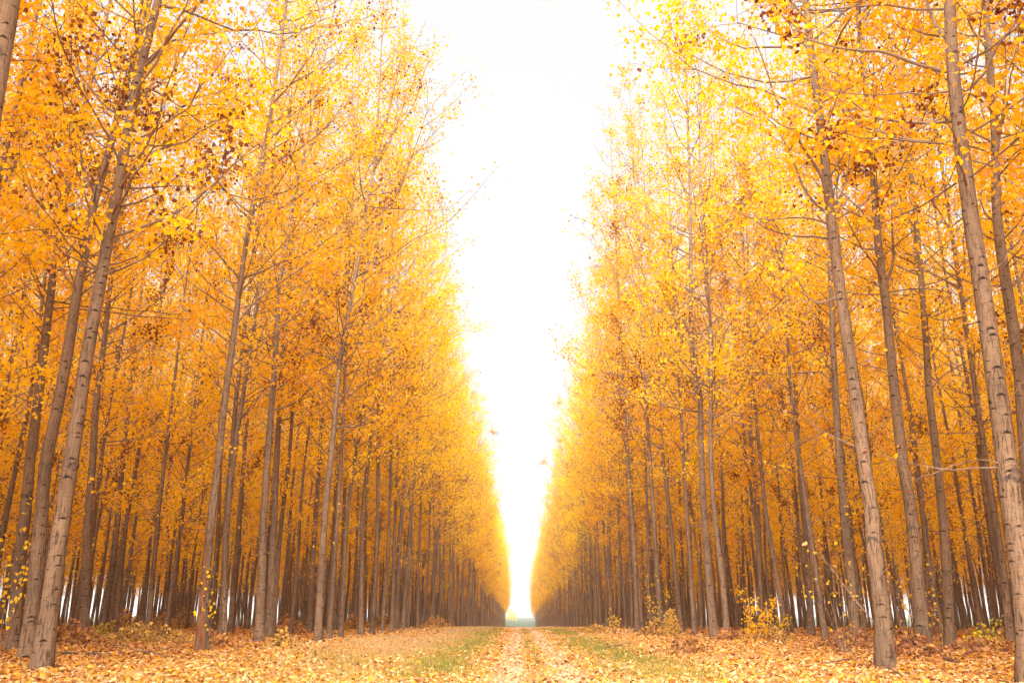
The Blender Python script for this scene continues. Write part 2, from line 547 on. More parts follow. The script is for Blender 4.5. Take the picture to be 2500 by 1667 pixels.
def build_crown(rng, trunk, rad, H, z0, rmax, nprim, nleaf, limbs=(), brown=.10, low=0, size=(.055, .095), side=0.0, green=.03):
    """branches and leaves for a trunk polyline; limbs are extra polylines with a start radius.
    side pulls the branches towards +x or -x (the light over the track)."""
    zz = trunk[:, 2]
    def at(z):
        return np.stack([np.interp(z, zz, trunk[:, k]) for k in range(3)], -1)
    t = np.sort(rng.uniform(0, 1, nprim) ** 1.25)
    z = z0 + (H * .975 - z0) * t
    if low:
        z[:low] = rng.uniform(2.2, z0, low)
        t[:low] = 0
    az = np.arange(nprim) * 2.39996 + rng.normal(0, .5, nprim)
    L = rmax * crown_profile(t) * rng.uniform(.75, 1.25, nprim)
    if low:
        L[:low] *= rng.uniform(.35, .8, low)
    L = L * (1 + side * .35 * np.cos(az))
    e0 = np.radians(rng.normal(24, 12, nprim) + 28 * t)
    e1 = np.minimum(e0 + np.radians(rng.normal(32, 12, nprim)), 1.45)
    K = 8
    s = np.linspace(0, 1, K)
    el = e0[:, None] + (e1 - e0)[:, None] * s[None]
    azz = az[:, None] + rng.normal(0, .25, nprim)[:, None] * s[None]
    step = (L * 1.12)[:, None] / (K - 1)
    d = np.stack([np.cos(el) * np.cos(azz), np.cos(el) * np.sin(azz), np.sin(el)], -1) * step[..., None]
    d = d + rng.normal(0, .05, d.shape) * step[..., None] * 2
    P = at(z)[:, None] + np.concatenate([np.zeros((nprim, 1, 3)), np.cumsum(d[:, :-1], axis=1)], 1)
    r0 = np.clip(.0075 * L + .003, .007, .04)
    r0 = np.minimum(r0, np.interp(z, zz, rad) * .7)
    R = r0[:, None] * np.linspace(1, .22, K)[None]
    V, F = tubes(P, R, 4)
    parts = [(V, F)]
    for lp, lr in limbs:
        q = resample(lp, K)
        P = np.concatenate([P, q[None]])
        L = np.append(L, np.linalg.norm(np.diff(q, axis=0), axis=1).sum())
    n1 = len(P)
    # secondary twigs
    per = np.clip((L * 3.0).astype(int), 2, 9)
    own = np.repeat(np.arange(n1), per)
    n2 = len(own)
    ts = rng.uniform(.18, 1.0, n2) ** .8 * (K - 1) * .999
    k0 = ts.astype(int)
    fr = (ts - k0)[:, None]
    o = P[own, k0] * (1 - fr) + P[own, k0 + 1] * fr
    td = norm(P[own, k0 + 1] - P[own, k0])
    d2 = norm(td * .75 + rng.normal(0, .62, (n2, 3)) + np.array([0, 0, .22]))
    L2 = (L[own] * rng.uniform(.18, .42, n2) + .18)
    K2 = 4
    s2 = np.linspace(0, 1, K2)
    bend = rng.normal(0, .18, (n2, 3)) + np.array([0, 0, .10])
    P2 = o[:, None] + L2[:, None, None] * (d2[:, None] * s2[None, :, None] + bend[:, None] * (s2 ** 2)[None, :, None])
    V, F = tubes(P2, (np.clip(.006 * L2, .0028, .009)[:, None] * np.linspace(1, .4, K2)[None]), 3)
    parts.append((V, F))
    # leaves: clusters along the twigs
    w = L2 * rng.gamma(.85, 1.0, n2)
    w = np.where((own < low) | ((own >= nprim) & (P[own, -1, 2] < 6.5)), w * .12, w)       # low shoots carry few leaves
    w = w / w.sum()
    own2 = rng.choice(n2, nleaf, p=w)
    tt = rng.uniform(.15, 1.05, nleaf)
    seg = np.minimum((tt * (K2 - 1)).astype(int), K2 - 2)
    fr = (tt * (K2 - 1) - seg)[:, None]
    pos = P2[own2, seg] * (1 - fr) + P2[own2, seg + 1] * fr
    pos = pos + rng.normal(0, .10, (nleaf, 3)) * (0.6 + L2[own2])[:, None]
    # some branches have withered leaves, in clumps, mostly low in the crown
    hrel = (pos[:, 2] - z0) / (H - z0)
    wither = rng.uniform(0, 1, n1) < brown
    pb = np.where(wither[own] & (rng.uniform(0, 1, n2) < .7), .9, 0.0)
    pb[rng.uniform(0, 1, n2) < brown * .25] = .85
    tint = rng.beta(2.0, 2.2, nleaf) * .58 + .12
    pal = rng.uniform(0, 1, nleaf) < .11
    tint[pal] = rng.uniform(.72, .83, pal.sum())
    br = rng.uniform(0, 1, nleaf) < np.maximum(pb[own2] * np.clip(1.3 - hrel, .15, 1), .012)
    tint[br] = rng.uniform(.855, .97, br.sum())
    gr = (rng.uniform(0, 1, nleaf) < green * (1 + 3 * (hrel > .8))) & (tt > .75)
    tint[gr] = rng.uniform(.0, .07, gr.sum())
    sz = rng.uniform(size[0], size[1], nleaf)
    sz[br] *= .9
    pos[br] = pos[br] * .75 + .25 * P2[own2[br], 2] - np.array([0, 0, .03])
    lv, lf, lt = leaves(pos, sz, tint, rng)
    bv, bf = join(parts)
    return (bv, bf), (lv, lf, lt)

def resample(p, K):
    p = np.asarray(p, float)
    # Catmull-Rom through the points, then even spacing
    q = np.concatenate([[2 * p[0] - p[1]], p, [2 * p[-1] - p[-2]]])
    out = []
    for i in range(len(p) - 1):
        a, b, c, d = q[i:i + 4]
        for t in np.linspace(0, 1, 8, endpoint=False):
            out.append(.5 * (2 * b + (c - a) * t + (2 * a - 5 * b + 4 * c - d) * t * t + (3 * b - a - 3 * c + d) * t ** 3))
    out.append(p[-1])
    out = np.array(out)
    run = np.concatenate([[0], np.cumsum(np.linalg.norm(np.diff(out, axis=0), axis=1))])
    s = np.linspace(0, run[-1], K)
    return np.stack([np.interp(s, run, out[:, k]) for k in range(3)], -1)

def trunk_radii(pts, r0, H, flare=.30):
    z = np.clip(pts[:, 2] / H, 0, 1)
    r = r0 * (1 - .97 * z ** .8)
    return np.maximum(r * (1 + flare * np.exp(-np.maximum(pts[:, 2], 0) / .22)), .012)

def trunk_mesh(name, pts, rad, rng, sides=14):
    v, f, uv = tube(pts, rad, sides, .018, rng)
    return mk_mesh(name, v, [f], M_BARK, True, uv)

# ---- prototypes for the plantation trees
def make_proto(seed, H, z0, r0, rmax, nprim, nleaf, low, brown, side=0.0, kind="edge", size=(.065, .105)):
    rng = np.random.default_rng(seed)
    zs = np.concatenate([np.linspace(-.25, 1.2, 6), np.linspace(1.8, H, 22)])
    bend = rng.normal(0, .14, 2)
    ph = rng.uniform(0, 6.28, 2)
    x = bend[0] * np.sin(zs / H * 4 + ph[0]) * np.clip(zs / 4, 0, 1) + .10 * np.sin(zs * .55 + ph[1]) * np.clip(zs / 6, 0, 1)
    y = bend[1] * np.sin(zs / H * 4 + ph[1]) * np.clip(zs / 4, 0, 1)
    pts = np.stack([x, y, zs], -1)
    rad = trunk_radii(pts, r0, H)
    (bv, bf), (lv, lf, lt) = build_crown(rng, pts, rad, H, z0, rmax, nprim, nleaf, (), brown, low, size, side)
    return dict(H=H, kind=kind,
                trunk=trunk_mesh("poplar_trunk", pts, rad, rng, 12),
                branches=mk_mesh("poplar_branches", bv, [bf], M_BRANCH),
                crown=mk_mesh("poplar_leaves", lv, [lf], M_LEAF, False, None, lt))

PROTOS = []
for i in range(4):      # edge of the avenue: crowns reach low and out over the track
    PROTOS.append(make_proto(100 + i, 25.5 + .6 * i, 4.7 + .5 * i, .104, 2.75, 80, 6600, 4, .08, 0, "edge"))
for i in range(3):      # inside the wood: clear trunks
    PROTOS.append(make_proto(200 + i, 25.0 + .7 * i, 3.0 + .6 * i, .093, 2.1, 56, 4500, 3, .12, 0, "inner"))
for i in range(2):      # right-hand far rows: more bare branches, fewer and browner leaves
    PROTOS.append(make_proto(300 + i, 25.3 + .7 * i, 3.6 + .5 * i, .100, 2.8, 90, 3800, 10, .30, 0, "bare"))

# ---- the trees one can tell apart: trunk lines measured in the photograph, each stood at its own distance
# (label, trunk pixels from the foot up, foot width px, leafy low shoots, limbs, burls px, extra)
HEROES = [
 ("stout poplar with a dark burl, nearest trunk at the left of the picture", [(98,1648),(123,1461),(150,1263),(170,1138),(195,977),(220,832),(245,707),(269,583),(304,411),(323,304),(352,171),(379,71),(396,0)], 43, 0,
   [([(310,385),(345,225),(395,232),(450,270),(530,330),(560,365)],6), ([(300,465),(340,460),(400,455),(475,455)],6), ([(325,290),(340,240),(322,120),(318,80)],5), ([(352,171),(420,100),(500,85),(600,72)],5)], [(165,1136)], None),
 ("dark poplar close behind the stout one with the burl, its foot hidden by it", [(67,1606),(90,1389),(103,1263),(112,1136),(141,997),(166,852),(187,707),(211,583),(229,475),(250,411),(275,311),(296,229),(314,160),(350,36)], 36, 0,
   [([(228,478),(200,390),(190,290),(160,230),(120,190)],6), ([(215,560),(160,440),(100,340),(40,300)],6)], [(112,1136)], None),
 ("poplar at the left edge with a black burl and yellow leaves on its trunk", [(31,1584),(47,1389),(65,1227),(74,1118),(83,1060),(100,915),(120,749),(133,645),(153,521),(171,429),(182,357),(200,286)], 31, 6,
   [([(160,480),(110,560),(70,440),(35,330)],5)], [(65,1210)], None),
 ("pale slender poplar between the stout left poplars and the brush pile", [(204,1566),(210,1425),(215,1281),(228,1136),(236,997),(249,894),(259,811),(269,707),(282,624)], 24, 0, [([(275,745),(320,690),(360,650)],4)], [], None),
 ("thin poplar leaning inward behind the left brush piles", [(251,1523),(275,1371),(289,1245),(300,1118),(309,1039),(319,935),(327,865)], 18, 0, [], [], None),
 ("poplar with a long strip of bare rotten wood at its foot", [(490,1592),(501,1425),(510,1310),(519,1226),(530,1136),(543,997),(560,873),(576,749),(593,624),(611,521),(625,446),(654,311),(671,200),(686,107),(700,0)], 25, 4,
   [([(655,345),(720,285),(760,240),(790,190),(825,150)],8), ([(648,375),(720,335),(800,310),(860,280)],4), ([(575,795),(620,740),(700,680),(790,620),(850,598)],5)], [(510,1300)], "scar"),
 ("poplar just right of the trunk with the bare rotten strip", [(540,1563),(548,1389),(555,1245),(566,1122),(580,956),(593,852)], 19, 0, [], [], None),
 ("thin pale poplar, second right of the trunk with the rotten strip", [(562,1548),(575,1371),(586,1208),(593,1118),(605,980)], 16, 3, [], [], None),
 ("straight pale poplar standing behind the small round brush clump", [(631,1572),(639,1409),(643,1274),(648,1200),(658,1050),(670,907),(677,787),(679,706),(694,634),(708,548),(718,482),(743,375)], 24, 0,
   [([(684,884),(730,890),(770,905),(820,880),(850,840)],5), ([(735,410),(770,340),(780,280),(782,235)],7)], [(642,1300)], None),
 ("darker poplar touching the straight pale one on its right", [(657,1549),(664,1379),(670,1260),(672,1194),(682,1026),(689,931)], 22, 0, [([(688,1030),(730,1010),(760,990)],4)], [], None),
 ("front poplar by the grass, its trunk forking high up at left of the track", [(776,1572),(785,1409),(794,1274),(799,1218),(816,1074),(828,931),(837,859),(851,787),(866,691),(885,596),(896,500),(911,421),(921,286),(926,180)], 22, 0,
   [([(911,425),(946,286),(975,161),(990,80)],8), ([(915,420),(957,335),(985,260),(1010,200)],5), ([(930,550),(960,490),(1010,370),(1050,250)],5), ([(828,1046),(880,1040),(930,1020)],4), ([(838,845),(900,835),(960,828)],4), ([(870,760),(905,700),(935,640)],4)], [], None),
 ("poplar close behind the front forked one at left of the track", [(755,1540),(762,1379),(771,1230),(782,1050),(788,980)], 17, 0, [], [], None),
 ("thin poplar just right of the front forked one", [(802,1534),(808,1379),(816,1230),(822,1100)], 16, 3, [], [], None),
 ("slim poplar, second right of the front forked one", [(829,1531),(837,1349),(840,1245),(846,1120)], 14, 0, [], [], None),
 ("poplar at the start of the green grass strip, left of the track", [(966,1540),(975,1349),(984,1215),(992,1098),(1007,955)], 14, 3, [([(1000,840),(1040,800),(1090,740)],4)], [], None),
 ("poplar next along the grass strip, left of the track", [(984,1537),(996,1349),(1007,1215),(1014,1130)], 14, 3, [], [], None),
 # right of the track
 ("tall front poplar at right with spreading limbs and a dark burl", [(2163,1639),(2152,1461),(2136,1353),(2129,1227),(2115,1147),(2099,1018),(2082,894),(2059,749),(2045,645),(2028,521),(2020,446),(2004,321),(1989,214),(1975,107),(1964,0)], 42, 4,
   [([(2028,530),(2007,436),(1979,389),(1950,343),(1925,286),(1896,246),(1864,150),(1839,89)],9), ([(2022,528),(1971,475),(1936,393),(1907,332),(1879,293),(1836,282),(1800,264)],8), ([(2036,530),(2064,446),(2073,393),(2079,304),(2100,232)],5), ([(2026,548),(1979,534),(1936,532),(1871,536),(1800,525)],6), ([(2058,720),(1990,740),(1950,690),(1880,600)],5), ([(2140,1545),(2085,1460),(2040,1400),(2000,1350)],3)], [(2130,1318)], None),
 ("forked poplar at right with brown leaves round its fork", [(2259,1610),(2245,1461),(2232,1281),(2212,1154),(2207,1122),(2190,977),(2178,873),(2165,749),(2155,687),(2144,604),(2136,521),(2125,375),(2114,268)], 34, 3,
   [([(2160,705),(2180,640),(2178,560),(2176,470),(2170,420)],8), ([(2165,715),(2230,705),(2300,710),(2370,730)],4), ([(2150,705),(2110,680),(2060,660)],5), ([(2120,380),(2095,360),(2060,290)],6), ([(2235,1540),(2190,1450),(2160,1400)],3)], [(2242,1290)], None),
 ("largest poplar at the right edge with deep bark furrows", [(2515,1640),(2505,1461),(2487,1335),(2469,1227),(2461,1122),(2447,1018),(2430,894),(2405,728),(2389,624),(2371,518),(2354,393),(2339,286),(2327,179),(2320,89),(2316,0)], 56, 4,
   [([(2322,178),(2300,175),(2229,154),(2157,127),(2104,125),(2032,114),(1971,96),(1907,86),(1800,55)],9), ([(2318,105),(2289,71),(2271,29),(2261,0),(2245,-80)],11), ([(2335,271),(2264,304),(2221,329),(2186,357),(2140,362)],6), ([(2436,1140),(2378,1142),(2324,1147),(2252,1136),(2180,1118)],4), ([(2440,1135),(2400,1122),(2340,1132),(2280,1155),(2230,1170)],3), ([(2352,185),(2410,170),(2480,155)],5), ([(2340,60),(2400,28),(2500,22)],4)], [(2475,1165)], None),
 ("poplar with a high fork standing right behind the largest one", [(2532,1600),(2520,1300),(2501,1039),(2493,935),(2480,832),(2464,728),(2447,624),(2435,521),(2432,393),(2429,286),(2418,179),(2411,89),(2407,0)], 38, 0,
   [([(2436,380),(2452,250),(2455,150),(2452,60)],7), ([(2432,545),(2405,520),(2390,470)],6), ([(2430,360),(2480,355),(2530,340)],5)], [], None),
 ("pale poplar with a dark band, between the forked and the largest right poplars", [(2321,1584),(2313,1425),(2301,1281),(2281,1118),(2260,956),(2252,832)], 25, 2, [([(2262,960),(2310,910),(2370,880)],4)], [(2310,1395)], None),
 ("shaded poplar just left of the largest trunk at the right edge", [(2469,1581),(2451,1389),(2429,1245),(2410,1120)], 19, 0, [], [], None),
 ("front poplar with wide candelabra limbs, right of the track", [(1745,1565),(1733,1438),(1724,1319),(1717,1218),(1712,1074),(1710,959),(1695,907),(1690,825),(1687,691),(1686,500),(1680,330)], 23, 5,
   [([(1711,960),(1731,892),(1740,835),(1731,758),(1721,682),(1719,548),(1712,450)],8), ([(1706,950),(1664,907),(1606,849),(1587,787),(1554,706),(1540,640)],6), ([(1690,838),(1644,806),(1611,758),(1587,706),(1539,596),(1500,480)],6), ([(1705,1005),(1635,993),(1577,971),(1491,935),(1430,900)],5), ([(1688,825),(1660,760),(1645,690),(1640,600)],6), ([(1718,1040),(1780,1000),(1850,950),(1900,910)],4), ([(1716,965),(1770,935),(1830,890)],4)], [(1722,1325)], None),
 ("leaning pale thin poplar left of the candelabra poplar", [(1666,1547),(1654,1453),(1644,1349),(1635,1260),(1628,1194),(1616,1098),(1611,978),(1604,883),(1595,760)], 15, 3, [([(1612,1100),(1560,1050),(1520,980),(1480,880),(1460,800)],5), ([(1606,985),(1570,920),(1540,850),(1500,780)],5)], [], None),
 ("poplar next left of the leaning thin one, right of the track", [(1616,1551),(1605,1409),(1599,1289),(1594,1218),(1588,1120)], 15, 3, [], [], None),
 ("poplar two left of the leaning thin one, right of the track", [(1557,1546),(1549,1349),(1541,1230),(1534,1120)], 14, 3, [], [], None),
 ("poplar close behind the tall spreading one, partly hidden by it", [(2086,1563),(2078,1389),(2066,1281),(2055,1136),(2045,977),(2037,832),(2032,707)], 26, 6, [([(2030,740),(1980,690),(1930,650)],4)], [], None),
 ("poplar right behind the yellow leafy sapling", [(1855,1537),(1852,1349),(1846,1200),(1833,1074),(1831,883),(1830,760)], 18, 3, [], [], None),
 ("poplar midway between the yellow sapling and the tall spreading poplar", [(1981,1552),(1970,1353),(1954,1172),(1948,1060)], 18, 2, [], [], None),
]

hero_spots = []
def place_parts(root, trunk_me, branch_me, crown_me):
    link("trunk", trunk_me, root)
    b = link("branches", branch_me, root)
    b["kind"] = "stuff"
    c = link("crown", crown_me, root)
    c["kind"] = "stuff"
    return c

def burl_part(root, pts, rad, zb, rng):
    """a rough swollen patch of dark bark that breaks out of the trunk unevenly round it"""
    K, S = 11, 22
    r = np.interp(zb, pts[:, 2], rad)
    half = 1.15 * r
    zs = zb + np.linspace(-1, 1, K) * half
    c = np.stack([np.interp(zs, pts[:, 2], pts[:, k]) for k in range(3)], -1)
    rr = np.interp(zs, pts[:, 2], rad)
    ang = np.arange(S) * 2 * np.pi / S
    ph = rng.uniform(0, 6.28, 3)
    reach = .42 + .26 * np.sin(ang * 2 + ph[0]) + .18 * np.sin(ang * 5 + ph[1])
    mid = .22 * np.sin(ang * 3 + ph[2])
    t = (np.linspace(-1, 1, K)[:, None] - mid[None]) / np.maximum(reach[None], .12)
    bump = np.exp(-t ** 2 * 1.4) * .15 - .055 + rng.normal(0, .022, (K, S))
    R_ = rr[:, None] * (1 + bump)
    V = c[:, None] + R_[..., None] * np.stack([np.cos(ang), np.sin(ang), 0 * ang], -1)[None]
    i = np.arange(K - 1)[:, None] * S
    j = np.arange(S)[None]
    jn = (j + 1) % S
    F = np.stack([i + j, i + jn, i + S + jn, i + S + j], -1).reshape(-1, 4)
    link("burl", mk_mesh("burl", V.reshape(-1, 3), [F], M_BURL, True), root)

def hero(idx, spec):
    label, px, wpx, low, limbs, burls, extra = spec
    rng = np.random.default_rng(900 + idx)
    foot = ground_point(px[0][0], min(px[0][1], 1650), .07)
    far = .29 * F_PX / wpx * 1.12             # a foot hidden in brush: the trunk's width tells the distance
    dst = np.linalg.norm(foot - np.array([0, 0, CAM_H]))
    if dst > far:
        d_ = ray(*px[0])
        foot = foot * 0 + np.array([0, 0, CAM_H]) + d_ / np.linalg.norm(d_[:2]) * far
        foot[2] = .07
    Y = foot[1]
    pts = [plane_point(u, v, Y) for u, v in px]
    dist = np.linalg.norm(foot - np.array([0, 0, CAM_H]))
    scale = dist / F_PX * (1 / 1.0)
    r0 = wpx * scale * .5 * .88
    H = 25.5 + rng.uniform(-1.2, 1.5)
    p = np.array(pts)
    p[0] = foot
    p = p[p[:, 2] < H - 2]
    # carry the line on up to the top
    d = p[-1] - p[-2]
    d = d / d[2]
    z = p[-1][2]
    x = p[-1].copy()
    ext = []
    while z < H:
        st = min(3.0, H - z + .01)
        d = d * np.array([.86, .86, 1])
        x = x + d * st
        z = x[2]
        ext.append(x.copy())
    p = np.concatenate([p, ext]) if ext else p
    # depth wander so the trunk is no flat outline
    wy = rng.normal(0, .12)
    p[:, 1] += wy * np.sin(p[:, 2] / H * 5 + rng.uniform(0, 6)) * np.clip(p[:, 2] / 5, 0, 1)
    loc = p[0].copy()
    loc[2] = ground_z(loc[0], loc[1])
    loc = np.array([float(loc[0]), float(loc[1]), float(loc[2])])
    q = p - loc
    q[0] = (0, 0, 0)
    q = resample(q, 44)
    q = np.concatenate([[q[0] + np.array([0, 0, -.25])], q])
    rad = trunk_radii(q, r0, H)
    lim = []
    for lp, lw in limbs:
        lq = []
        zdir = rng.choice([-1, 1]) * rng.uniform(.05, .35)
        for j, (u, v) in enumerate(lp):
            w = plane_point(u, v, Y)
            dd = np.linalg.norm(plane_point(*lp[0], Y) - w)
            w = plane_point(u, v, Y + zdir * dd)
            lq.append(w - loc)
        lq = np.array(lq)
        s0 = np.array([np.interp(lq[0][2], q[:, 2], q[:, k]) for k in range(3)])
        lq[0] = s0
        lim.append((lq, min(lw * scale * .5 * 1.05, np.interp(lq[0][2], q[:, 2], rad) * .75)))
    near = dist < 16
    nleaf = 9800 if near else 8000
    side = 1.0 if loc[0] < 0 else -1.0
    (bv, bf), (lv, lf, lt) = build_crown(rng, q, rad, H, 5.6 + rng.uniform(-.4, 1.2), 2.6, 70, nleaf, lim, (.62 if loc[0] < 0 else .17) if near else .14, low, (.058, .098), side * (.5 if loc[0] < 0 else .1))
    root = thing("poplar_tree", label, "tree", tuple(loc), "poplars standing along the track edges")
    place_parts(root, trunk_mesh("poplar_trunk", q, rad, rng, 20), mk_mesh("poplar_branches", bv, [bf], M_BRANCH),
                mk_mesh("poplar_leaves", lv, [lf], M_LEAF, False, None, lt))
    for lp, lr in lim:
        v_, f_, _ = tube(resample(lp, 16), np.linspace(lr, lr * .22, 16), 7)
        link("limb", mk_mesh("poplar_limb", v_, [f_], M_BRANCH), root)
    for u, v in burls:
        burl_part(root, q, rad, plane_point(u, v, Y)[2] - loc[2], rng)
    if extra == "scar":
        z1 = plane_point(510, 1315, Y)[2] - loc[2]
        zs = np.linspace(.02, z1, 16)
        c = np.stack([np.interp(zs, q[:, 2], q[:, k]) for k in range(3)], -1)
        rr = np.interp(zs, q[:, 2], rad)
        ang0 = -np.pi / 2 - .15            # faces the camera
        half = np.interp(np.linspace(0, 1, 16), [0, .25, .8, 1], [.95, .8, .55, .18])
        S = 7
        vv = []
        for i in range(16):
            for j in range(S):
                tj = (j / (S - 1) - .5) * 2
                a = ang0 + half[i] * tj
                r = rr[i] * (1.05 + .05 * (abs(tj) ** 3) - .03 * (1 - tj * tj)) + .006 * rng.standard_normal()
                r = r * .995 if 0 < j < S - 1 else r
                vv.append(c[i] + r * np.array([math.cos(a), math.sin(a), 0]))
        i = (np.arange(15)[:, None] * S + np.arange(S - 1)[None]).ravel()
        link("bare_wood_strip", mk_mesh("bare_wood_strip", np.array(vv), [np.stack([i, i + 1, i + S + 1, i + S], -1)], M_SCARWOOD), root)
    hero_spots.append((loc[0], loc[1]))
    return root

for i, s in enumerate(HEROES):
    hero(i, s)

# one more stands outside the left edge; only its upper trunk leans into the top corner
def corner_tree():
    Y = 7.6
    a, b = plane_point(-14, 200, Y), plane_point(22, 0, Y)
    d = (b - a) / (b[2] - a[2])
    foot = a - d * a[2] * .8
    loc = np.array([float(foot[0]), Y, float(ground_z(foot[0], Y))])
    rng = np.random.default_rng(77)
    H = 26.0
    q = np.array([[0, 0, -.25], [0, 0, 0], (a - loc) * .5, a - loc, b - loc, (b - loc) + d * 6, (b - loc) + d * 6 + np.array([.2, 0, H - b[2] - 6])])
    q = resample(q, 40)
    rad = trunk_radii(q, .17, H)
    (bv, bf), (lv, lf, lt) = build_crown(rng, q, rad, H, 7.5, 2.5, 60, 7500, (), .22, 0, (.055, .092), .5)
    root = thing("poplar_tree", "poplar outside the left edge, only its upper trunk in the top corner", "tree", tuple(loc), "poplars standing along the track edges")
    place_parts(root, trunk_mesh("poplar_trunk", q, rad, rng, 20), mk_mesh("poplar_branches", bv, [bf], M_BRANCH), mk_mesh("poplar_leaves", lv, [lf], M_LEAF, False, None, lt))
    hero_spots.append((loc[0], loc[1]))
corner_tree()
HS = np.array(hero_spots)

# ---- the plantation grid
END_Y = 345.0
rng = np.random.default_rng(21)
spots = []
for sd_ in (-1, 1):
    for row in range(22):
        X = sd_ * (6.05 + 2.9 * row)
        for Yp in np.arange(-12.0 + (row % 2) * 1.3, END_Y, 2.65):
            x = X + rng.normal(0, .16)
            y = Yp + rng.normal(0, .22)
            if np.min(np.hypot(HS[:, 0] - x, HS[:, 1] - y)) < 1.7:
                continue
            p = np.array([[x, y, z] for z in (0.3, 3, 6, 9, 12, 16, 20, 24)])
            u, v, dp = project(p)
            inside = (u > -40) & (u < 2540) & (v > -60) & (v < 1660) & (dp > .5)
            if y < -4 or (row > 8 and y > 200) or (row > 11 and y > 130) or (row > 16 and y > 95):
                continue
            # near trees in the frame were all placed one by one
            if y < 24 and row < 3 and (inside & (p[:, 2] < 7)).any():
                continue
            if (y < 9.5 or (y < 20 and row == 0) or (y < 15 and row < 3)) and inside.any():
                continue
            spots.append((sd_, row, x, y, bool(inside.any())))
spots_arr = spots
# the ones that show largest become trees of their own
score = []
for k, (sd_, row, x, y, ins) in enumerate(spots):
    dist = math.hypot(x, y)
    score.append(dist * (1 + .16 * row) if ins else 1e9)
order = np.argsort(score)
N_SINGLE = 300 - len(HEROES) - 1
single = set(int(k) for k in order[:N_SINGLE] if score[k] < 1e8)

def pick(sd_, row, y, r):
    edge, inner, bare = (0, 1, 2, 3), (4, 5, 6), (7, 8)
    if row == 0:
        if sd_ > 0 and y > 60 and r.uniform() < np.interp(y, [50, 110], [.2, .9]):
            return int(r.choice(bare))
        return int(r.choice(edge))
    if sd_ > 0 and row == 1 and y > 60 and r.uniform() < .5:
        return int(r.choice(bare))
    if row == 1 and r.uniform() < .4:
        return int(r.choice(edge))
    return int(r.choice(inner))

def band(sd_, row, y):
    side = "left" if sd_ < 0 else "right"
    if row == 0:
        if y < 84:
            return None
        if y < 90:
            return f"slim poplar at middle distance in the row lining the track's {side} side"
        if y < 160:
            return f"small distant poplar in the row lining the track's {side} side"
        return f"tiny hazy poplar near the far end of the track's {side} row"
    rw = {1: "second", 2: "third", 3: "fourth"}.get(row)
    if rw:
        if y < 45:
            return f"shaded poplar in the {rw} row back from the track, {side} wood, nearer part"
        return f"shaded poplar in the {rw} row back from the track, {side} wood, farther part"
    if row < 8:
        return f"dim poplar trunk deep inside the {side} wood, behind the fourth row"
    return f"faint poplar trunk farthest back inside the {side} wood"

ORD = ["first", "second", "third", "fourth", "fifth", "sixth", "seventh", "eighth", "ninth", "tenth", "eleventh", "twelfth", "thirteenth", "fourteenth", "fifteenth", "sixteenth", "seventeenth", "eighteenth", "nineteenth", "twentieth", "twenty-first", "twenty-second", "twenty-third", "twenty-fourth", "twenty-fifth", "twenty-sixth", "twenty-seventh", "twenty-eighth", "twenty-ninth", "thirtieth", "thirty-first", "thirty-second"]
cnt = {-1: 0, 1: 0}
rest = []
rng = np.random.default_rng(33)
for k in sorted(range(len(spots)), key=lambda q: spots[q][3]):
    sd_, row, x, y, ins = spots[k]
    pi = pick(sd_, row, y, rng)
    rot = rng.uniform(0, 2 * math.pi)
    sc = rng.uniform(.84, 1.09)
    if sd_ > 0:
        sc *= .955
    lean = rng.normal(0, .017, 2)
    if row == 0:
        lean[0] += -sd_ * (.022 if sd_ < 0 else .010)      # edge trees lean to the light over the track
    z = float(ground_z(x, y))
    if k in single:
        lab = band(sd_, row, y)
        side = "left" if sd_ < 0 else "right"
        grp = "poplars of the plantation"
        if 1 <= row <= 9:
            cnt[(sd_, row)] = cnt.get((sd_, row), 0) + 1
            if cnt[(sd_, row)] <= 32:
                rw = ORD[row]
                lab = f"shaded poplar in the {side} wood, {rw} row back from the track, {ORD[cnt[(sd_, row)] - 1]} from the camera"
                grp = f"poplars of the {side} wood's {rw} row"
        elif lab is None:
            lab = f"front row poplar {side} of the track, {ORD[cnt[sd_]]} slimmer one beyond the big trunks"
            cnt[sd_] += 1
        if grp == "poplars of the plantation" and row > 0 or row == 0 and y >= 84:
            grp = lab.replace("poplar", "poplars", 1)
        root = thing("poplar_tree", lab, "tree", (x, y, z), grp)
        pr = PROTOS[pi]
        place_parts(root, pr["trunk"], pr["branches"], pr["crown"])
        root.rotation_mode = 'XYZ'
        root.rotation_euler = (-lean[1], lean[0], rot)
        root.scale = (sc, sc, sc)
        pr.setdefault("src", root)
    else:
        rest.append((pi, x, y, z, -lean[1], lean[0], rot, sc))
print("trees single", len(single) + len(HEROES) + 1, "rest", len(rest))

